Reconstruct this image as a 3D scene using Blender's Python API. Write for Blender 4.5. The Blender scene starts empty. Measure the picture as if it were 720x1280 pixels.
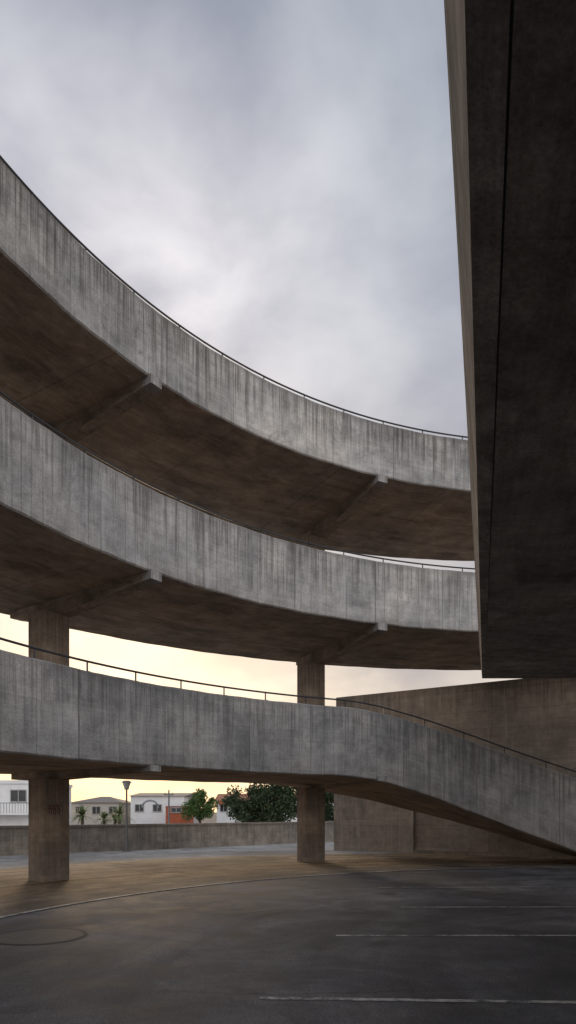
import bpy, math, random
from mathutils import Vector, Matrix
random.seed(7)
S = bpy.context.scene
COL = S.collection
EYE = 1.6
CX, CY = 8.55, 6.0      # centre of the spiral ramp
RI, RO = 14.0, 19.3

# ------------------------------------------------------------------ node helpers
class NT:
    def __init__(s, nt): s.nt = nt
    def n(s, t, **k):
        x = s.nt.nodes.new(t)
        for a, b in k.items(): setattr(x, a, b)
        return x
    def l(s, a, b): s.nt.links.new(a, b)
    def put(s, sock, v):
        if isinstance(v, bpy.types.NodeSocket): s.l(v, sock)
        elif v is not None:
            if isinstance(v, (tuple, list)) and len(v) == 3 and sock.type == 'RGBA': v = (*v, 1)
            sock.default_value = v
    def m(s, op, a, b=None, c=None, clamp=False):
        x = s.n('ShaderNodeMath', operation=op); x.use_clamp = clamp
        s.put(x.inputs[0], a)
        if b is not None: s.put(x.inputs[1], b)
        if c is not None: s.put(x.inputs[2], c)
        return x.outputs[0]
    def vm(s, op, a, b=None):
        x = s.n('ShaderNodeVectorMath', operation=op)
        s.put(x.inputs[0], a)
        if b is not None: s.put(x.inputs[1], b)
        return x.outputs['Value'] if op in ('DOT_PRODUCT', 'LENGTH') else x.outputs[0]
    def mix(s, f, a, b, mode='MIX'):
        x = s.n('ShaderNodeMix', data_type='RGBA', blend_type=mode)
        s.put(x.inputs[0], f); s.put(x.inputs[6], a); s.put(x.inputs[7], b)
        return x.outputs[2]
    def noise(s, vec, scale, detail=4, rough=.55, dist=0.0):
        x = s.n('ShaderNodeTexNoise')
        s.put(x.inputs['Vector'], vec)
        x.inputs['Scale'].default_value = scale; x.inputs['Detail'].default_value = detail
        x.inputs['Roughness'].default_value = rough; x.inputs['Distortion'].default_value = dist
        return x.outputs['Fac']
    def mr(s, v, a, b, c=0.0, d=1.0, smooth=False):
        x = s.n('ShaderNodeMapRange')
        if smooth: x.interpolation_type = 'SMOOTHSTEP'
        s.put(x.inputs[0], v)
        for i, q in enumerate((a, b, c, d)): x.inputs[1+i].default_value = q
        return x.outputs[0]
    def comb(s, x, y, z=0.0):
        c = s.n('ShaderNodeCombineXYZ'); s.put(c.inputs[0], x); s.put(c.inputs[1], y); s.put(c.inputs[2], z)
        return c.outputs[0]
    def scale(s, vec, sc): return s.vm('MULTIPLY', vec, sc)

def newmat(name, rough=.8, spec=.5):
    m = bpy.data.materials.new(name); m.use_nodes = True
    t = NT(m.node_tree); b = m.node_tree.nodes['Principled BSDF']
    b.inputs['Roughness'].default_value = rough
    b.inputs['Specular IOR Level'].default_value = spec
    return m, t, b

def concrete(name, base, streak=1.0, board='V', bw=.45, panel=2.4, seed=0.0, bump=.8, stain=(.34,.32,.305), warm=.0, jd=.45, us=1.0, contrast=1.0, bt=.5):
    m, t, b = newmat(name, .9, .3)
    uv = t.n('ShaderNodeUVMap').outputs[0]
    uv = t.vm('ADD', t.scale(uv, (us, us, 1)), (seed, 0, 0))
    sp = t.n('ShaderNodeSeparateXYZ'); t.l(uv, sp.inputs[0]); u, v = sp.outputs[0], sp.outputs[1]
    uv3 = t.comb(u, v, seed)
    big = t.noise(uv3, .55, 6, .6, .3)
    mid = t.noise(uv3, 2.6, 8, .7)
    fine = t.noise(uv3, 30, 5, .75)
    K = contrast
    f = t.mr(big, .36, .64, 1-.24*K, 1+.2*K)
    f = t.m('MULTIPLY', f, t.mr(mid, .36, .64, 1-.24*K, 1+.2*K))
    f = t.m('MULTIPLY', f, t.mr(fine, .3, .7, 1-.3*K, 1+.26*K))
    gsc = (26, 1.2, 1) if board == 'V' else (.8, 20, 1)
    gr = t.noise(t.scale(uv3, gsc), 1, 4, .65)
    f = t.m('MULTIPLY', f, t.mr(gr, .35, .65, 1-.07*K, 1+.06*K))
    # faint horizontal pour lines
    hz = t.noise(t.scale(uv3, (.5, 14, 1)), 1, 4, .6)
    f = t.m('MULTIPLY', f, t.mr(hz, .35, .65, 1-.07*K, 1+.07*K))
    ax = u if board == 'V' else v
    wob = t.m('MULTIPLY', t.m('SUBTRACT', t.noise(uv3, 1.5, 2), .5), .03)
    # irregular board widths: warp the coordinate slowly
    warp = t.m('MULTIPLY', t.noise(t.comb(ax, seed, 0), .9, 2, .5), 1.6)
    bx = t.m('DIVIDE', t.m('ADD', t.m('ADD', ax, warp), wob), bw)
    cell = t.m('FLOOR', bx)
    wn = t.n('ShaderNodeTexWhiteNoise', noise_dimensions='1D'); t.l(cell, wn.inputs['W'])
    f = t.m('MULTIPLY', f, t.mr(wn.outputs['Value'], 0, 1, 1-.14*bt, 1+.12*bt))
    fr = t.m('ABSOLUTE', t.m('SUBTRACT', t.m('FRACT', bx), .5))
    ln = t.mr(fr, .5-.014/bw, .5-.004/bw, 0, 1)
    lnm = t.m('MULTIPLY', ln, t.mr(mid, .42, .60, .05, 1))
    px = t.m('DIVIDE', t.m('ADD', t.m('ADD', u, t.m('MULTIPLY', t.noise(t.comb(u, seed, 3), .35, 1, .5), 2.4)), wob), panel)
    pf = t.m('ABSOLUTE', t.m('SUBTRACT', t.m('FRACT', px), .5))
    pl = t.mr(pf, .5-.020/panel, .5-.007/panel, 0, 1)
    pc = t.m('FLOOR', t.m('ADD', px, .5))
    wn3 = t.n('ShaderNodeTexWhiteNoise', noise_dimensions='1D'); t.l(t.m('ADD', t.m('FLOOR', t.m('ADD', px, .001)), 7.7+seed), wn3.inputs['W'])
    pl = t.m('MULTIPLY', pl, t.mr(mid, .38, .6, .35, 1))
    wn2 = t.n('ShaderNodeTexWhiteNoise', noise_dimensions='1D'); t.l(t.m('ADD', t.m('FLOOR', px), 31.3+seed), wn2.inputs['W'])
    f = t.m('MULTIPLY', f, t.mr(wn2.outputs['Value'], 0, 1, .86, 1.1))
    # rectangular repair / lift patches
    pv = t.m('FLOOR', t.m('DIVIDE', t.m('ADD', v, .1), .78))
    ph = t.m('FLOOR', t.m('DIVIDE', t.m('ADD', u, t.m('MULTIPLY', pv, .37)), .93))
    wp = t.n('ShaderNodeTexWhiteNoise', noise_dimensions='2D'); t.l(t.comb(ph, pv, 0), wp.inputs['Vector'])
    f = t.m('MULTIPLY', f, t.mr(wp.outputs['Value'], .82, .84, 1, .86))
    f = t.m('MULTIPLY', f, t.m('SUBTRACT', 1, t.m('MULTIPLY', lnm, .26)))
    f = t.m('MULTIPLY', f, t.m('SUBTRACT', 1, t.m('MULTIPLY', pl, jd)))
    col = t.mix(t.mr(big, .35, .65), base, tuple(c*w for c, w in zip(base, (1.02+warm, .975, .925-warm))))
    h = t.m('ADD', t.m('MULTIPLY', mid, .5), t.m('MULTIPLY', fine, .4))
    h = t.m('ADD', h, t.m('MULTIPLY', gr, .3))
    h = t.m('SUBTRACT', h, t.m('MULTIPLY', t.m('ADD', ln, pl), .4))
    vo = t.n('ShaderNodeTexVoronoi'); t.l(uv3, vo.inputs['Vector']); vo.inputs['Scale'].default_value = 9
    hole = t.mr(vo.outputs['Distance'], .05, .1, 1, 0)
    hole = t.m('MULTIPLY', hole, t.mr(mid, .48, .54, 0, 1))
    f = t.m('MULTIPLY', f, t.m('SUBTRACT', 1, t.m('MULTIPLY', hole, .5)))
    c1 = t.mix(1, col, t.comb(f, f, f), 'MULTIPLY')
    if streak > 0:
        reach = t.noise(t.scale(uv3, (1.4, .0, 1)), 1, 7, .8)
        Lr = t.mr(reach, .38, .60, .12, 1.6)
        s1 = t.noise(t.scale(uv3, (6.5, .08, 1)), 1, 7, .75)
        s2 = t.noise(t.scale(uv3, (30, .7, 1)), 1, 3, .6)
        mk = t.m('SUBTRACT', 1, t.m('DIVIDE', v, Lr), clamp=True)
        mk = t.m('POWER', mk, .4)
        mk = t.m('MULTIPLY', mk, t.mr(s1, .47, .53, 0, 1))
        mk = t.m('MULTIPLY', mk, t.mr(s2, .38, .56, .55, 1))
        edge = t.m('MULTIPLY', t.mr(v, 0, .2, .85, 0), t.mr(mid, .38, .58, .3, 1))
        mk = t.m('MAXIMUM', mk, edge)
        mk = t.m('MAXIMUM', mk, t.m('MULTIPLY', t.mr(v, 1.25, 1.7, 0, .5), t.mr(big, .42, .58, .1, 1)))
        bl = t.noise(t.vm('ADD', uv3, (3, 8, 1)), 1.3, 8, .75, .8)
        mk = t.m('MAXIMUM', mk, t.mr(bl, .54, .68, 0, .55))
        mk = t.m('MULTIPLY', mk, streak, clamp=True)
        c1 = t.mix(mk, c1, t.mix(1, c1, stain, 'MULTIPLY'))
        w = t.noise(t.scale(t.vm('ADD', uv3, (50, 0, 3)), (8, .3, 1)), 1, 5, .65)
        wm = t.m('MULTIPLY', t.mr(w, .56, .66, 0, .4*streak), t.mr(v, .1, .5, .2, 1))
        c1 = t.mix(wm, c1, tuple(min(.62, q*1.5) for q in base))
    else:
        s1 = t.noise(t.scale(uv3, (.7, 1.6, 1)), 1, 8, .75, .6)
        c1 = t.mix(t.mr(s1, .48, .62, 0, .7), c1, t.mix(1, c1, (.5, .47, .44), 'MULTIPLY'))
        s2 = t.noise(t.vm('ADD', uv3, (9, 4, 7)), .9, 8, .75, .6)
        c1 = t.mix(t.mr(s2, .54, .68, 0, .4), c1, tuple(min(.6, c*1.5) for c in base))
    t.l(c1, b.inputs['Base Color'])
    bp = t.n('ShaderNodeBump'); bp.inputs['Strength'].default_value = bump; bp.inputs['Distance'].default_value = .025/us
    t.l(h, bp.inputs['Height']); t.l(bp.outputs[0], b.inputs['Normal'])
    return m

def plain(name, c, rough=.6, var=.15, scale=4, metal=0):
    m, t, b = newmat(name, rough)
    co = t.n('ShaderNodeTexCoord').outputs['Object']
    n = t.noise(co, scale, 5, .6)
    f = t.mr(n, .3, .7, 1-var, 1+var)
    t.l(t.mix(1, c, t.comb(f, f, f), 'MULTIPLY'), b.inputs['Base Color'])
    b.inputs['Metallic'].default_value = metal
    return m

# ------------------------------------------------------------------ mesh builder
class MB:
    def __init__(s): s.v = []; s.f = []; s.uv = []; s.mi = []
    def face(s, pts, uvs=None, mi=0):
        i = len(s.v); s.v += [tuple(p) for p in pts]
        s.f.append(list(range(i, i+len(pts)))); s.uv.append(uvs or [(p[0], p[1]) for p in pts]); s.mi.append(mi)
    def prism(s, poly, z0, z1, ref=None, mi=0, u0=0.0, caps=True):
        ref = z1 if ref is None else ref
        n = len(poly); u = u0
        for i in range(n):
            a, c = poly[i], poly[(i+1) % n]; L = math.hypot(c[0]-a[0], c[1]-a[1])
            s.face([(a[0], a[1], z0), (c[0], c[1], z0), (c[0], c[1], z1), (a[0], a[1], z1)],
                   [(u, ref-z0), (u+L, ref-z0), (u+L, ref-z1), (u, ref-z1)], mi); u += L
        if caps:
            s.face([(p[0], p[1], z1) for p in poly], None, mi)
            s.face([(p[0], p[1], z0) for p in reversed(poly)], None, mi)
    def box(s, c, sx, sy, z0, z1, rot=0, mi=0, ch=0.0, ref=None):
        hx, hy = sx/2, sy/2
        if ch: P = [(-hx+ch, -hy), (hx-ch, -hy), (hx, -hy+ch), (hx, hy-ch), (hx-ch, hy), (-hx+ch, hy), (-hx, hy-ch), (-hx, -hy+ch)]
        else: P = [(-hx, -hy), (hx, -hy), (hx, hy), (-hx, hy)]
        cr, sr = math.cos(rot), math.sin(rot)
        s.prism([(c[0]+x*cr-y*sr, c[1]+x*sr+y*cr) for x, y in P], z0, z1, ref, mi)
    def tube(s, pts, r, n=6, mi=0, r2=None):
        rings = []
        for i, p in enumerate(pts):
            p = Vector(p); d = (Vector(pts[min(i+1, len(pts)-1)])-Vector(pts[max(i-1, 0)])).normalized()
            up = Vector((0, 0, 1)) if abs(d.z) < .9 else Vector((1, 0, 0))
            a = d.cross(up).normalized(); b = d.cross(a)
            rr = r if r2 is None else r+(r2-r)*i/(len(pts)-1)
            rings.append([p+a*math.cos(k*2*math.pi/n)*rr+b*math.sin(k*2*math.pi/n)*rr for k in range(n)])
        for i in range(len(rings)-1):
            for k in range(n):
                q = (k+1) % n
                s.face([rings[i][k], rings[i][q], rings[i+1][q], rings[i+1][k]], None, mi)
        s.face(rings[0][::-1], None, mi); s.face(rings[-1], None, mi)
    def obj(s, name, mats, parent=None, smooth=False):
        me = bpy.data.meshes.new(name); me.from_pydata(s.v, [], s.f)
        ul = me.uv_layers.new(name='UVMap'); k = 0
        for fi, uvs in enumerate(s.uv):
            for q in uvs: ul.data[k].uv = q; k += 1
        for m in mats: me.materials.append(m)
        me.polygons.foreach_set('material_index', s.mi)
        if smooth: me.polygons.foreach_set('use_smooth', [True]*len(me.polygons))
        me.update()
        o = bpy.data.objects.new(name, me); COL.objects.link(o)
        if parent: o.parent = parent
        return o
def empty(name):
    o = bpy.data.objects.new(name, None); COL.objects.link(o); return o
def pol(th, r): a = math.radians(th); return (CX+r*math.cos(a), CY+r*math.sin(a))

# ------------------------------------------------------------------ materials
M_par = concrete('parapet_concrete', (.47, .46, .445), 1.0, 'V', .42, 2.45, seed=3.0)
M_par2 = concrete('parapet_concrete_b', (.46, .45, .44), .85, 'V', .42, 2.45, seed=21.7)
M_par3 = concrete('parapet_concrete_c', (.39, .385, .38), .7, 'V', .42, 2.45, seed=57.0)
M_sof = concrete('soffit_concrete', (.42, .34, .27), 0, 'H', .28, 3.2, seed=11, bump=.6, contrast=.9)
M_col = concrete('column_concrete', (.33, .28, .235), .6, 'V', .25, 5, seed=5)
M_beam = concrete('beam_concrete', (.40, .335, .27), .0, 'H', .3, 9, seed=8)
M_wall = concrete('wall_concrete', (.37, .315, .265), .6, 'H', .62, 3.6, seed=14, jd=.3, contrast=.8)
M_lowwall = concrete('low_wall_concrete', (.34, .31, .28), .5, 'V', 1.2, 4.0, seed=17)
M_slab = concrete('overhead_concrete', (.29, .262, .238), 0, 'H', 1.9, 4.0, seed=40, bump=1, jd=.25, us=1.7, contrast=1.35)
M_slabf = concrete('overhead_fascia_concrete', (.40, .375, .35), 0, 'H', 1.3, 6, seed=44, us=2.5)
M_rail = plain('painted_steel', (.05, .05, .055), .5, .2, 3, .3)

# ------------------------------------------------------------------ spiral ramp
ramp = empty('spiral_parking_ramp')
def wob(th, k, a=.006): return a*(math.sin(th*.9+k)+.6*math.sin(th*2.3+k*2.1)+.5*math.sin(th*.31+k*3))
def ring(name, a0, a1, top, bot, mats, step=.5, ro=lambda th: RO):
    mb = MB(); n = int(round((a1-a0)/step)); prev = None
    types = ['v', 'v', 'v', 'h', 'v', 'v', 'h', 'v', 'h', 'v', 's']
    mis = [0, 0, 0, 0, 0, 0, 1, 0, 0, 0, 1]
    for i in range(n+1):
        th = a0+(a1-a0)*i/n; zt = top(th)+wob(th, 1, .004); zb = bot(th)+wob(th, 5, .005); zd = zt-1.05
        if zd < zb+.1: zd = zb+.1
        r0 = RI+wob(th, 9, .004); R = ro(th)
        P = [(r0+.03, zb), (r0, zb+.03), (r0, zt-.03), (r0+.025, zt), (r0+.19, zt), (r0+.22, zt-.03), (r0+.22, zd), (R-.2, zd), (R-.2, zt), (R, zt), (R, zb)]
        A = math.radians(th); c, s_ = math.cos(A), math.sin(A); U = RI*A
        row = ([(CX+r*c, CY+r*s_, z) for r, z in P], P, U, zt)
        if prev:
            for k in range(11):
                q = (k+1) % 11
                pts = [prev[0][k], row[0][k], row[0][q], prev[0][q]]
                if types[k] == 'v':
                    uv = [(prev[2], prev[3]-prev[1][k][1]), (row[2], row[3]-row[1][k][1]), (row[2], row[3]-row[1][q][1]), (prev[2], prev[3]-prev[1][q][1])]
                else:
                    uv = [(prev[2], prev[1][k][0]), (row[2], row[1][k][0]), (row[2], row[1][q][0]), (prev[2], prev[1][q][0])]
                mb.face(pts[::-1], uv[::-1], mis[k])
        else:
            mb.face(row[0], [(p[0], p[1]) for p in P], 0)
        prev = row
    mb.face(prev[0][::-1], [(p[0], p[1]) for p in P][::-1], 0)
    return mb.obj(name, mats, ramp)
def c_(z, s=.005): return lambda th: z+s*(130-th)
L1T, L1B, L2T, L2B, L3T, L3B = c_(12.2), c_(10.73), c_(8.4), c_(6.68), c_(4.35), c_(2.56, 0)
def interp(th, tab):
    if th >= tab[0][0]: return tab[0][1]
    for (a, x), (b, y) in zip(tab, tab[1:]):
        if th >= b:
            return x+(y-x)*(a-th)/(a-b)
    return tab[-1][1]
def smooth(fn, w=3.0): return lambda th: sum(fn(th+k*w/4) for k in range(-4, 5))/9
t3 = smooth(lambda th: L3T(th) if th > 117.5 else interp(th, [(117.5, L3T(117.5)), (109.9, 4.08), (103.6, 3.66), (91.2, 2.68), (70, .95), (60, .1)]))
b3 = smooth(lambda th: interp(th, [(117.5, 2.56), (109.9, 2.15), (103.6, 1.62), (91.2, .52), (84, -.1), (60, -.9)]))
A1 = 232
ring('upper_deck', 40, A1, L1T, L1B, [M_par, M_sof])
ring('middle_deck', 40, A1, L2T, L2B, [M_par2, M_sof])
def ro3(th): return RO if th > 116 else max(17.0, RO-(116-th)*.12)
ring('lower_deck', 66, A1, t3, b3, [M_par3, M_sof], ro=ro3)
for th, rc in ((60, 17.5), (88, 17.5), (116.1, 17.75), (144.9, 17.3), (172, 17.5), (200, 17.5), (228, 17.5)):
    A = math.radians(th-.8); c, s = math.cos(A), math.sin(A)
    for zf, nm in ((L1B, 'u'), (L2B, 'm'), (L3B, 'l')):
        if nm == 'l' and th < 116: continue
        zb = zf(th)
        mb = MB(); w = .15
        if nm == 'l': prof = [(13.96, .11), (14.3, .12), (17.2, .2), (18.2, .2), (19.0, .15)]
        else: prof = [(13.94, .17), (14.2, .18), (17.0, .40), (18.0, .40), (19.05, .15)]
        pts = []
        for r, d in prof:
            L = []
            for sg in (-1, 1):
                x, y = CX+r*c-sg*w*s, CY+r*s+sg*w*c
                L.append(((x, y, zb+.02), (x, y, zb-d)))
            pts.append((r, d, L))
        for k, ((ra, da, a), (rb, db, b)) in enumerate(zip(pts, pts[1:])):
            mi = 1 if k == 0 else 0
            mb.face([a[0][1], b[0][1], b[1][1], a[1][1]], [(0, ra), (0, rb), (.5, rb), (.5, ra)], mi)
            mb.face([a[0][0], b[0][0], b[0][1], a[0][1]], [(ra, 0), (rb, 0), (rb, db), (ra, da)], mi)
            mb.face([a[1][1], b[1][1], b[1][0], a[1][0]], [(ra, da), (rb, db), (rb, 0), (ra, 0)], mi)
        a = pts[0][2]; mb.face([a[0][0], a[0][1], a[1][1], a[1][0]], [(0, .5), (0, .7), (.4, .7), (.4, .5)], 1)
        a = pts[-1][2]; mb.face([a[0][0], a[0][1], a[1][1], a[1][0]], [(0, 0), (0, .2), (.4, .2), (.4, 0)])
        mb.obj('cross_beam', [M_beam, M_par3], ramp)
    if th in (88,): continue
    A = math.radians(th)
    mb = MB(); x, y = pol(th, rc)
    levels = [(0, L3B(th)-.19), (L3T(th)-1.06, L2B(th)-.39), (L2T(th)-1.06, L1B(th)-.39)]
    if th < 100: levels = levels[1:]
    for z0, z1 in levels:
        mb.box((x, y), .6, .72, z0, z1, A, 0, .025)
    if th < 100: mb.box((x, y), .6, .75, 0, L3T(th)-1.07, A, 0, .025)
    mb.obj('support_column', [M_col], ramp)
def handrail(name, a0, a1, top, h, step=5.2, r=.022):
    mb = MB(); n = int((a1-a0)/1.0)
    mb.tube([(*pol(a0+(a1-a0)*i/n, RI+.11), top(a0+(a1-a0)*i/n)+h) for i in range(n+1)], r, 8)
    a = a0+1
    while a < a1:
        x, y = pol(a, RI+.11); mb.tube([(x, y, top(a)-.02), (x, y, top(a)+h)], .017, 6)
        mb.box((x, y), .09, .09, top(a)-.004, top(a)+.012, math.radians(a))
        a += step
    mb.obj(name, [M_rail], ramp)
handrail('handrail_upper', 41, A1, L1T, .13)
handrail('handrail_middle', 41, A1, L2T, .13)
handrail('handrail_lower', 72, A1, t3, .2)

# ------------------------------------------------------------------ overhead ramp on the right
oh = empty('overhead_concrete_ramp')
mb = MB()
hS = 1.16
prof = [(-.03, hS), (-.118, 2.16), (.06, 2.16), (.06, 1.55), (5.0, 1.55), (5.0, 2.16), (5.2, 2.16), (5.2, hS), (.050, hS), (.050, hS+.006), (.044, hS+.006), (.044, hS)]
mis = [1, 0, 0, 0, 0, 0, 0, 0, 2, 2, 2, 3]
ys = [-2.5+.5*i for i in range(44)]; ys[-1] = 19.0
def ohp(y, l, h): return (.287*y+l, y, EYE+.1353*y+h)
for ya, yb in zip(ys, ys[1:]):
    for k in range(12):
        q = (k+1) % 12; a, b = prof[k], prof[q]
        L = math.hypot(b[0]-a[0], b[1]-a[1]); s0 = a[0]
        mb.face([ohp(ya, *a), ohp(ya, *b), ohp(yb, *b), ohp(yb, *a)], [(ya, 0+k*1.3+s0), (ya, L+k*1.3+s0), (yb, L+k*1.3+s0), (yb, k*1.3+s0)], mis[k])
for y in (ys[0], ys[-1]): mb.face([ohp(y, *p) for p in prof], [p for p in prof], 0)
M_gr = plain('joint_filler', (.10, .09, .08), .9)
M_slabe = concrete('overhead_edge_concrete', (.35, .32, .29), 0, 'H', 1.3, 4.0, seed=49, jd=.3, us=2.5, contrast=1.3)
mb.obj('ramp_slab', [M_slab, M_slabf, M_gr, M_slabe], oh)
mb = MB(); mb.box((9.9, 17.8), .7, .7, 0, ohp(17.8, 0, hS)[2]+.05, 0, 0, .03)
mb.box((6.0, 5.5), .7, .7, 0, ohp(5.5, 0, hS)[2]+.05, 0, 0, .03); mb.obj('piers', [M_col], oh)

# ------------------------------------------------------------------ walls
def wallseg(mb, a, b, th, z0, z1, mi=0, off=0.0, u0=0.0):
    a = Vector(a); b = Vector(b); d = (b-a).normalized(); n = Vector((d.y, -d.x))
    p = [a+n*off, b+n*off, b-n*th, a-n*th]
    mb.prism([tuple(q) for q in p], z0, z1, z1, mi, u0)
mb = MB()
WA, WB = (2.0, 28.3), (9.86, 23.3)
d = (Vector(WB)-Vector(WA)).normalized(); WC = tuple(Vector(WA)+d*22)
wallseg(mb, WA, WC, .35, 0, 6.36)
mb.obj('concrete_wall', [M_wall])
w = bpy.data.objects['concrete_wall']
mb = MB()
e1 = tuple(Vector(WA)+d*3.45)
wallseg(mb, tuple(Vector(WA)-d*.04), e1, .34, 0, 2.75, off=.12)
e2 = tuple(Vector(WA)+d*3.5)
wallseg(mb, e2, WC, .3, 0, .14, off=.25)
o = mb.obj('wall_plinth', [M_wall], w)
mb = MB()
pts = [(-30, 14), (-17, 19.8), (-10.5, 24.7), (-5.4, 29.2), (2.6, 36.8), (12, 47), (30, 60)]
u = 0
for a, b in zip(pts, pts[1:]):
    wallseg(mb, a, b, .22, 0, 1.02, u0=u)
    wallseg(mb, a, b, .26, 1.02, 1.10, off=.04, u0=u); u += 7.3
mb.obj('low_boundary_wall', [M_lowwall])

# ------------------------------------------------------------------ ground
def ground_mat(name, base, dirt, sc=1.0, rough=.85, crack=0.5, streaks=0.3, stk=.5, edge=None):
    m, t, b = newmat(name, rough, .25)
    co = t.n('ShaderNodeTexCoord').outputs['Object']
    big = t.noise(co, .22*sc, 6, .6, .5); mid = t.noise(co, 1.3*sc, 8, .72); fine = t.noise(co, 45, 3, .7); grit = t.noise(co, 140, 2, .6)
    f = t.m('MULTIPLY', t.mr(big, .38, .62, .66, 1.36), t.mr(mid, .36, .64, .72, 1.3))
    f = t.m('MULTIPLY', f, t.mr(fine, .3, .7, .58, 1.5)); f = t.m('MULTIPLY', f, t.mr(grit, .3, .7, .55, 1.6))
    c = t.mix(t.mr(t.noise(t.vm('ADD', co, (7, 3, 1)), .45*sc, 8, .75, .8), .46, .58, 0, 1), base, dirt)
    q = t.vm('SUBTRACT', co, (CX, CY, 0)); r = t.vm('LENGTH', q)
    st = t.noise(t.comb(t.m('MULTIPLY', r, 1.6), t.m('MULTIPLY', mid, .6), 0), 1, 6, .7)
    c = t.mix(t.mr(st, .46, .60, 0, streaks), c, tuple(x*stk for x in base))
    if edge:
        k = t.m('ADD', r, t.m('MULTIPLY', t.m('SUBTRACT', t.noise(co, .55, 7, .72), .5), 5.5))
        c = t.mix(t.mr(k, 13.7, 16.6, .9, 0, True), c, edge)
    c = t.mix(1, c, t.comb(f, f, f), 'MULTIPLY')
    vo = t.n('ShaderNodeTexVoronoi', feature='DISTANCE_TO_EDGE')
    t.l(t.vm('ADD', co, t.scale(t.comb(mid, big, 0), (1.6, 1.6, 0))), vo.inputs['Vector']); vo.inputs['Scale'].default_value = .25
    ck = t.mr(vo.outputs['Distance'], .0, .005, 1, 0)
    ck = t.m('MULTIPLY', ck, t.mr(big, .45, .55, 0, crack))
    c = t.mix(ck, c, (.012, .012, .012))
    v2 = t.n('ShaderNodeTexVoronoi'); t.l(co, v2.inputs['Vector']); v2.inputs['Scale'].default_value = .7
    sp = t.m('MULTIPLY', t.mr(t.m('ADD', v2.outputs['Distance'], t.m('MULTIPLY', mid, .3)), .2, .36, .65, 0), t.mr(big, .47, .55, 0, 1))
    c = t.mix(sp, c, (.022, .022, .023))
    t.l(c, b.inputs['Base Color'])
    t.l(t.mr(mid, .35, .65, rough-.1, rough+.1), b.inputs['Roughness'])
    bp = t.n('ShaderNodeBump'); bp.inputs['Strength'].default_value = .7; bp.inputs['Distance'].default_value = .007
    t.l(t.m('ADD', fine, grit), bp.inputs['Height']); t.l(bp.outputs[0], b.inputs['Normal'])
    return m
M_asph = ground_mat('asphalt', (.072, .072, .081), (.108, .106, .112), 1, .82)
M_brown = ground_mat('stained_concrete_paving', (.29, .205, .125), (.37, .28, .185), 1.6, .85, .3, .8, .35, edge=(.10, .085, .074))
M_road = ground_mat('road_surface', (.25, .245, .24), (.31, .30, .29), 1, .85)
M_paint, t, b = newmat('worn_white_paint', .8, .3)
co = t.n('ShaderNodeTexCoord').outputs['Object']
n = t.noise(co, 9, 6, .75); n2 = t.noise(co, .9, 4, .6)
a = t.mr(t.m('ADD', n, t.m('MULTIPLY', t.m('SUBTRACT', n2, .5), .9)), .38, .60, .0, 1)
t.l(t.mix(a, (.10, .10, .102), (.5, .49, .47)), b.inputs['Base Color'])
mb = MB(); mb.face([(-3000, -3000, 0), (3000, -3000, 0), (3000, 3000, 0), (-3000, 3000, 0)]); mb.obj('ground', [M_asph])
def annulus(name, r0, r1, a0, a1, z, m, step=1.0):
    mb = MB(); n = int((a1-a0)/step)
    for i in range(n):
        A, B = a0+(a1-a0)*i/n, a0+(a1-a0)*(i+1)/n
        mb.face([(*pol(A, r0(A)), z), (*pol(A, r1(A)), z), (*pol(B, r1(B)), z), (*pol(B, r0(B)), z)])
    return mb.obj(name, [m])
annulus('road', lambda a: 20.8, lambda a: 62, 60, 235, .004, M_road)
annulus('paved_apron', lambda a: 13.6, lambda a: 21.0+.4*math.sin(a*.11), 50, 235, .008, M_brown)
annulus('painted_curve_line', lambda a: 13.53, lambda a: 13.62, 60, 235, .012, M_paint)
mb = MB()
for x0, x1, y, dy, w in ((-.25, 6.2, 5.84, -.05, .08), (.62, 7, 8.8, 0, .07), (1.9, 8, 11.4, .02, .06), (1.9, 9, 14.4, .03, .06)):
    k = dy
    mb.face([(x0, y-w/2, .004), (x1, y+k*(x1-x0)-w/2, .004), (x1, y+k*(x1-x0)+w/2, .004), (x0, y+w/2, .004)])
mb.obj('parking_bay_lines', [M_paint])
mb = MB(); c = (-3.2, 8.75)
for r0, r1, mi in ((0, .55, 0), (.56, .60, 1)):
    for i in range(48):
        a, b_ = 2*math.pi*i/48, 2*math.pi*(i+1)/48
        P = [(c[0]+r*math.cos(q), c[1]+r*math.sin(q), .005) for r, q in ((r0, a), (r1, a), (r1, b_), (r0, b_))]
        mb.face(P if r0 else [P[0], P[1], P[2]], None, mi)
mb.obj('manhole_cover', [plain('cast_iron', (.066, .064, .066), .85, .3, 20), plain('manhole_collar', (.03, .03, .03), .9, .3, 10)])
M_gf = plain('graffiti_paint', (.13, .035, .03), .6)
A = math.radians(144.9); xc, yc = pol(144.9, 17.3); rd = Vector((math.cos(A), math.sin(A), 0)); tg = Vector((-rd.y, rd.x, 0))
face_c = Vector((xc, yc, 0))-rd*.302
mb = MB()
def stroke(pts, w=.012):
    for (a0, z0), (a1, z1) in zip(pts, pts[1:]):
        p, q = face_c+tg*a0+Vector((0, 0, z0)), face_c+tg*a1+Vector((0, 0, z1)); dd = (q-p).normalized(); nn = dd.cross(rd)*w
        mb.face([p-nn-dd*w, q-nn+dd*w, q+nn+dd*w, p+nn-dd*w])
for k in range(3):
    o = .22-k*.11
    stroke([(o, 1.73+.02*k), (o-.02, 1.58), (o-.07, 1.56), (o-.08, 1.66), (o-.02, 1.68), (o-.09, 1.76)], .009)
    stroke([(o-.01, 1.78), (o-.08, 1.6)], .008)
mb.obj('graffiti', [M_gf], ramp)

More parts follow.
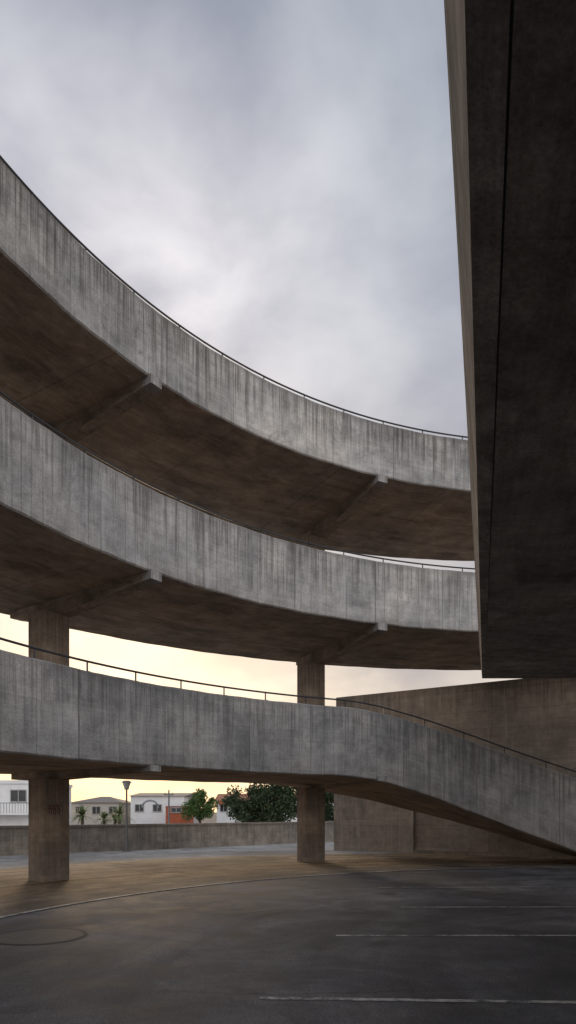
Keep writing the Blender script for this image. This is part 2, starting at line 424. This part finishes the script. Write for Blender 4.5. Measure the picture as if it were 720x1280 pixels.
# ------------------------------------------------------------------ street lamps / pole
M_steel = plain('galvanised_steel', (.18, .18, .18), .5, .2, 5, .4)
M_lens = plain('lamp_diffuser', (.5, .5, .48), .3)
def street_lamp(x, y, h):
    mb = MB(); mb.tube([(x, y, 0), (x, y, .5)], .08, 10, 0); mb.tube([(x, y, .5), (x, y, h-.3)], .045, 10, 0, .035)
    mb.tube([(x, y, h-.3), (x, y, h-.26)], .09, 10, 0); mb.tube([(x, y, h-.26), (x, y, h-.02)], .09, 12, 1, .17)
    mb.tube([(x, y, h-.02), (x, y, h+.06)], .22, 12, 0, .12); mb.box((x, y), .3, .3, 0, .03)
    mb.obj('street_lamp', [M_steel, M_lens])
street_lamp(-6.48, 27.3, 2.8)
def pole(x, y, h):
    mb = MB(); mb.tube([(x, y, 0), (x, y, h)], .1, 8, 0, .07); mb.box((x, y), .9, .1, h-.5, h-.4)
    mb.tube([(x-.35, y, h-.4), (x-.35, y, h-.25)], .04); mb.tube([(x+.35, y, h-.4), (x+.35, y, h-.25)], .04); mb.obj('utility_pole', [M_steel])
pole(-11.3, 64.5, 3.7)

# ------------------------------------------------------------------ buildings
M_white = plain('white_stucco', (.78, .77, .76), .8, .08, 1.5)
M_cream = plain('cream_stucco', (.5, .46, .4), .8, .1, 1.5)
M_red = plain('terracotta_paint', (.42, .11, .05), .8, .15, 2)
M_tile = plain('clay_roof', (.30, .13, .07), .8, .2, 6)
M_groof = plain('grey_roof', (.15, .14, .14), .8, .2, 3)
M_glass = plain('window_glass', (.03, .035, .04), .15, .3, 2)
M_frame = plain('window_frame', (.35, .35, .34), .5)
def building(name, x0, x1, y, dep, h, wall, roof, kind='flat', wins=3, wz=(1.9, 3.0), door=False, roofh=.6, storeys=1):
    e = empty(name)
    mb = MB(); mb.prism([(x0, y), (x1, y), (x1, y+dep), (x0, y+dep)], 0, h); mb.obj('walls', [wall], e)
    mb = MB(); o = .25
    if kind == 'flat':
        for q in (((x0-.1, y-.1), (x1+.1, y-.1), (x1+.1, y+.2), (x0-.1, y+.2)), ((x0-.1, y+dep-.2), (x1+.1, y+dep-.2), (x1+.1, y+dep+.1), (x0-.1, y+dep+.1)),
                  ((x0-.1, y+.2), (x0+.2, y+.2), (x0+.2, y+dep-.2), (x0-.1, y+dep-.2)), ((x1-.2, y+.2), (x1+.1, y+.2), (x1+.1, y+dep-.2), (x1-.2, y+dep-.2))):
            mb.prism(list(q), h, h+.3)
    elif kind == 'gable':
        ym = y+dep/2
        A_, B_ = (x0-o, y-o, h), (x1+o, y-o, h); C_, D_ = (x1+o, ym, h+roofh), (x0-o, ym, h+roofh); E_, F_ = (x1+o, y+dep+o, h), (x0-o, y+dep+o, h)
        mb.face([A_, B_, C_, D_]); mb.face([D_, C_, E_, F_]); mb.face([B_, E_, C_]); mb.face([A_, D_, F_]); mb.face([A_, F_, E_, B_])
    elif kind == 'hip':
        ym = y+dep/2; A_, B_, E_, F_ = (x0-o, y-o, h), (x1+o, y-o, h), (x1+o, y+dep+o, h), (x0-o, y+dep+o, h); C_, D_ = (x1-dep*.3, ym, h+roofh), (x0+dep*.3, ym, h+roofh)
        mb.face([A_, B_, C_, D_]); mb.face([D_, C_, E_, F_]); mb.face([B_, E_, C_]); mb.face([A_, D_, F_]); mb.face([A_, F_, E_, B_])
    mb.obj('roof', [roof], e)
    mb = MB(); W = (x1-x0)/wins
    for s_ in range(storeys):
        for i in range(wins):
            cx = x0+W*(i+.5); ww = W*.22; z0, z1 = wz[0]-s_*2.4, wz[1]-s_*2.4
            if z0 < .2: continue
            mb.box((cx, y-.01), 2*ww, .04, z0, z1, 0, 0)
            mb.box((cx, y-.02), 2*ww+.16, .1, z0-.1, z0, 0, 1); mb.box((cx, y-.02), 2*ww+.16, .1, z1, z1+.08, 0, 1)
            for sx in (-ww-.04, 0, ww+.04): mb.box((cx+sx, y-.025), .07, .08, z0, z1, 0, 1)
    mb.obj('windows', [M_glass, M_frame], e)
    return e
e = building('white_apartment_building', -40, -22.3, 60, 10, 4.1, M_white, M_white, 'flat', 6, (2.55, 3.5), storeys=1)
mb = MB()
mb.box((-30, 59.4), 15, 1.0, 1.35, 1.5)
for i in range(60): mb.box((-37.4+i*.25, 58.95), .03, .03, 1.5, 2.35, 0, 1)
mb.box((-30, 58.95), 15, .05, 2.35, 2.41, 0, 1)
mb.obj('balcony', [M_white, M_steel], e)
building('hip_roof_house', -25.5, -19.6, 80, 8, 2.7, M_cream, M_groof, 'hip', 3, (1.4, 2.2), roofh=.8)
e = building('white_warehouse', -17.6, -11.6, 76, 12, 3.4, M_white, M_groof, 'gable', 3, (1.7, 2.4), roofh=.5)
mb = MB()
for i in range(14):
    a0, a1 = math.pi*i/14, math.pi*(i+1)/14
    P = [(-15.4+r*math.cos(q), 75.93, 2.1+.9*r*math.sin(q)) for r, q in ((.8, a0), (.98, a0), (.98, a1), (.8, a1))]; mb.face(P)
mb.obj('arch_trim', [plain('grey_trim', (.25, .27, .3))], e)
building('terracotta_shed', -12.6, -10.4, 70, 5, 2.2, M_red, M_white, 'flat', 1, (1.6, 2.0))
e = building('terracotta_roof_house', -8.6, -3.6, 82, 8, 3.0, M_white, M_tile, 'gable', 3, (1.7, 2.5), roofh=.9)
mb = MB(); mb.box((-7.6, 81.7), 1.4, .4, 2.5, 2.95); mb.obj('awning', [M_red], e)
building('distant_white_house', -3.0, 9, 95, 8, 3.2, M_white, M_tile, 'gable', 5, (1.7, 2.5), roofh=1.0)
building('distant_cream_house', -70, -44, 85, 10, 3.6, M_cream, M_tile, 'hip', 6, (1.7, 2.6), roofh=1.2)

# ------------------------------------------------------------------ vegetation
def foliage_mat(name, c1, c2):
    m, t, b = newmat(name, .6)
    co = t.n('ShaderNodeTexCoord').outputs['Object']; n = t.noise(co, 1.6, 4, .7)
    t.l(t.mix(t.mr(n, .35, .65), c1, c2), b.inputs['Base Color'])
    return m
M_leaf = foliage_mat('leaves_bright', (.06, .11, .025), (.12, .19, .055))
M_leafd = foliage_mat('leaves_dark', (.02, .04, .018), (.06, .09, .035))
M_bark = plain('bark', (.10, .075, .055), .9, .3, 8)
M_palm = foliage_mat('palm_fronds', (.07, .11, .04), (.17, .19, .07))
def tree(x, y, h, w, m, n=5000, leaf=.11, trunk_h=1.0, clumps=16):
    mb = MB(); rnd = random.Random(int(x*100+y*7))
    mb.tube([(x, y, 0), (x+.05, y, trunk_h*.6), (x, y, trunk_h)], .16, 8, 0, .11)
    cl = []
    for i in range(clumps):
        a = rnd.uniform(0, 2*math.pi); rr = math.sqrt(rnd.random())*w*.42; hz = trunk_h+(h-trunk_h)*rnd.uniform(.15, .85)
        rad = w*rnd.uniform(.09, .18)
        if hz+rad > h: hz = h-rad*rnd.uniform(.6, 1)
        p = Vector((x+rr*math.cos(a), y+rr*math.sin(a), hz)); cl.append((p, rad))
        mb.tube([(x, y, trunk_h*.9), tuple((Vector((x, y, trunk_h))+p)/2+Vector((0, 0, .1))), tuple(p)], .06, 5, 0, .015)
    for i in range(n):
        p, rad = rnd.choice(cl); d_ = Vector((rnd.gauss(0, 1), rnd.gauss(0, 1), rnd.gauss(0, .8))).normalized()*rad*rnd.uniform(.45, 1.25)
        c0 = p+d_; a = Vector((rnd.gauss(0, 1), rnd.gauss(0, 1), rnd.gauss(0, 1))).normalized(); b_ = a.cross(Vector((rnd.random(), rnd.random(), rnd.random()))).normalized()
        s_ = leaf*rnd.uniform(.6, 1.3)
        mb.face([c0-a*s_, c0+b_*s_*.5, c0+a*s_, c0-b_*s_*.5], None, 1)
    mb.obj('broadleaf_tree', [M_bark, m])
tree(-8.7, 67, 3.6, 3.5, M_leaf, 6000, .12, .8, 22)
tree(-3.5, 57, 3.7, 3.8, M_leafd, 6000, .12, .5, 24)
tree(-1.0, 58, 4.4, 5.4, M_leafd, 11000, .12, .4, 36)
tree(3.3, 59, 4.0, 4.4, M_leafd, 6000, .12, .6, 22)
def palm(x, y, h, r):
    mb = MB(); rnd = random.Random(int(x*31+y)); mb.tube([(x, y, 0), (x, y, h)], .12, 8, 0, .1)
    for i in range(60):
        a = rnd.uniform(0, 2*math.pi); el = rnd.uniform(-.3, 1.4); L = r*rnd.uniform(.8, 1.1)
        d_ = Vector((math.cos(a)*math.cos(el), math.sin(a)*math.cos(el), math.sin(el))); sd = d_.cross(Vector((0, 0, 1))).normalized()
        prev = None
        for k in range(7):
            f_ = k/6; p = Vector((x, y, h))+d_*L*f_-Vector((0, 0, 1))*L*.35*f_*f_; wd = .075*(1-f_*.9)*(1 if k else .4)
            if prev: mb.face([prev[0]-sd*prev[1], p-sd*wd, p+sd*wd, prev[0]+sd*prev[1]], None, 1)
            prev = (p, wd)
    mb.obj('yucca_palm', [M_bark, M_palm])
palm(-13.3, 44, 1.4, 1.15); palm(-12.3, 45.5, 1.15, .9); palm(-10.9, 44, 1.45, 1.2); palm(-11.7, 46, 1.1, .85)

# ------------------------------------------------------------------ sky + sun
SAZ, SEL = math.radians(-14), math.radians(11)
sd = Vector((math.sin(SAZ)*math.cos(SEL), math.cos(SAZ)*math.cos(SEL), math.sin(SEL)))
W = bpy.data.worlds.new('World'); S.world = W; W.use_nodes = True
for n in list(W.node_tree.nodes): W.node_tree.nodes.remove(n)
t = NT(W.node_tree)
g = t.vm('NORMALIZE', t.n('ShaderNodeTexCoord').outputs['Generated'])
sp = t.n('ShaderNodeSeparateXYZ'); t.l(g, sp.inputs[0]); z = t.m('MAXIMUM', sp.outputs[2], 0.0)
dn = t.m('ADD', z, .4)
P = t.comb(t.m('DIVIDE', sp.outputs[0], dn), t.m('DIVIDE', sp.outputs[1], dn), 0)
c1 = t.noise(t.scale(P, (1.2, 1.1, 1)), 1.9, 3, .45, .2); c2 = t.noise(t.scale(t.vm('ADD', P, (4.3, 2.2, 0)), (1.2, 1.3, 1)), 4.6, 5, .52, .25)
cr = t.n('ShaderNodeValToRGB'); t.l(z, cr.inputs[0]); E = cr.color_ramp.elements
E[0].position = 0; E[0].color = (.68, .53, .42, 1); E[1].position = 1; E[1].color = (.31, .34, .40, 1)
for p_, c_l in ((.12, (.62, .52, .45)), (.28, (.54, .50, .49)), (.45, (.485, .475, .505)), (.58, (.42, .44, .495)), (.76, (.325, .36, .425))):
    q = E.new(p_); q.color = (*c_l, 1)
base = cr.outputs[0]
cc = t.m('ADD', t.m('MULTIPLY', c1, .62), t.m('MULTIPLY', c2, .38))
cl = t.mr(cc, .35, .65, .72, 1.27, True)
base = t.mix(1, base, t.comb(cl, cl, t.mr(cc, .35, .65, .78, 1.21, True)), 'MULTIPLY')
def lobe(dirv, pw, col, src):
    d_ = t.m('POWER', t.m('MAXIMUM', t.vm('DOT_PRODUCT', g, tuple(dirv)), 0.0), pw)
    return t.mix(1, src, t.mix(1, col, t.comb(d_, d_, d_), 'MULTIPLY'), 'ADD')
base = lobe(sd, 30, (.52, .37, .18), base)
gl = Vector((-170, 850, 690)).normalized()
cg = t.mr(cc, .38, .62, .45, 1.3, True)
glc = t.mix(1, (.32, .27, .25), t.comb(cg, cg, cg), 'MULTIPLY')
base = lobe(gl, 35, glc, base)
base = lobe(Vector((.1, -1, .7)).normalized(), 1.5, (.85, .86, .88), base)  # extra sky brightness added behind the camera, out of view, to light the parapets
sky = t.n('ShaderNodeTexSky', sky_type='NISHITA'); sky.sun_disc = False; sky.sun_elevation = SEL; sky.sun_rotation = SAZ
bg1 = t.n('ShaderNodeBackground'); t.l(sky.outputs[0], bg1.inputs[0]); bg1.inputs[1].default_value = .05*.25
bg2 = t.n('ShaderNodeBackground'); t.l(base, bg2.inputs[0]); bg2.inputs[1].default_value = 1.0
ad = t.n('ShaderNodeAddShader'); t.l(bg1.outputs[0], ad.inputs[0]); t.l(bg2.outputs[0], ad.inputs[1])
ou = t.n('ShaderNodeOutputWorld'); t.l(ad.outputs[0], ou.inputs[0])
L = bpy.data.lights.new('sun', 'SUN'); L.energy = 1.0; L.angle = math.radians(12); L.color = (1, .74, .48)
lo = bpy.data.objects.new('sun', L); COL.objects.link(lo); lo.rotation_euler = sd.to_track_quat('Z', 'Y').to_euler()

# ------------------------------------------------------------------ camera
cam = bpy.data.cameras.new('camera'); co_ = bpy.data.objects.new('camera', cam); COL.objects.link(co_)
co_.location = (0, 0, EYE); co_.rotation_euler = (math.radians(90), 0, 0)
cam.sensor_fit = 'VERTICAL'; cam.sensor_height = 36; cam.lens = 850/1280*36; cam.shift_y = 375/1280
cam.clip_start = .05; cam.clip_end = 6000
S.camera = co_
S.view_settings.view_transform = 'Standard'; S.view_settings.look = 'None'; S.view_settings.exposure = 0
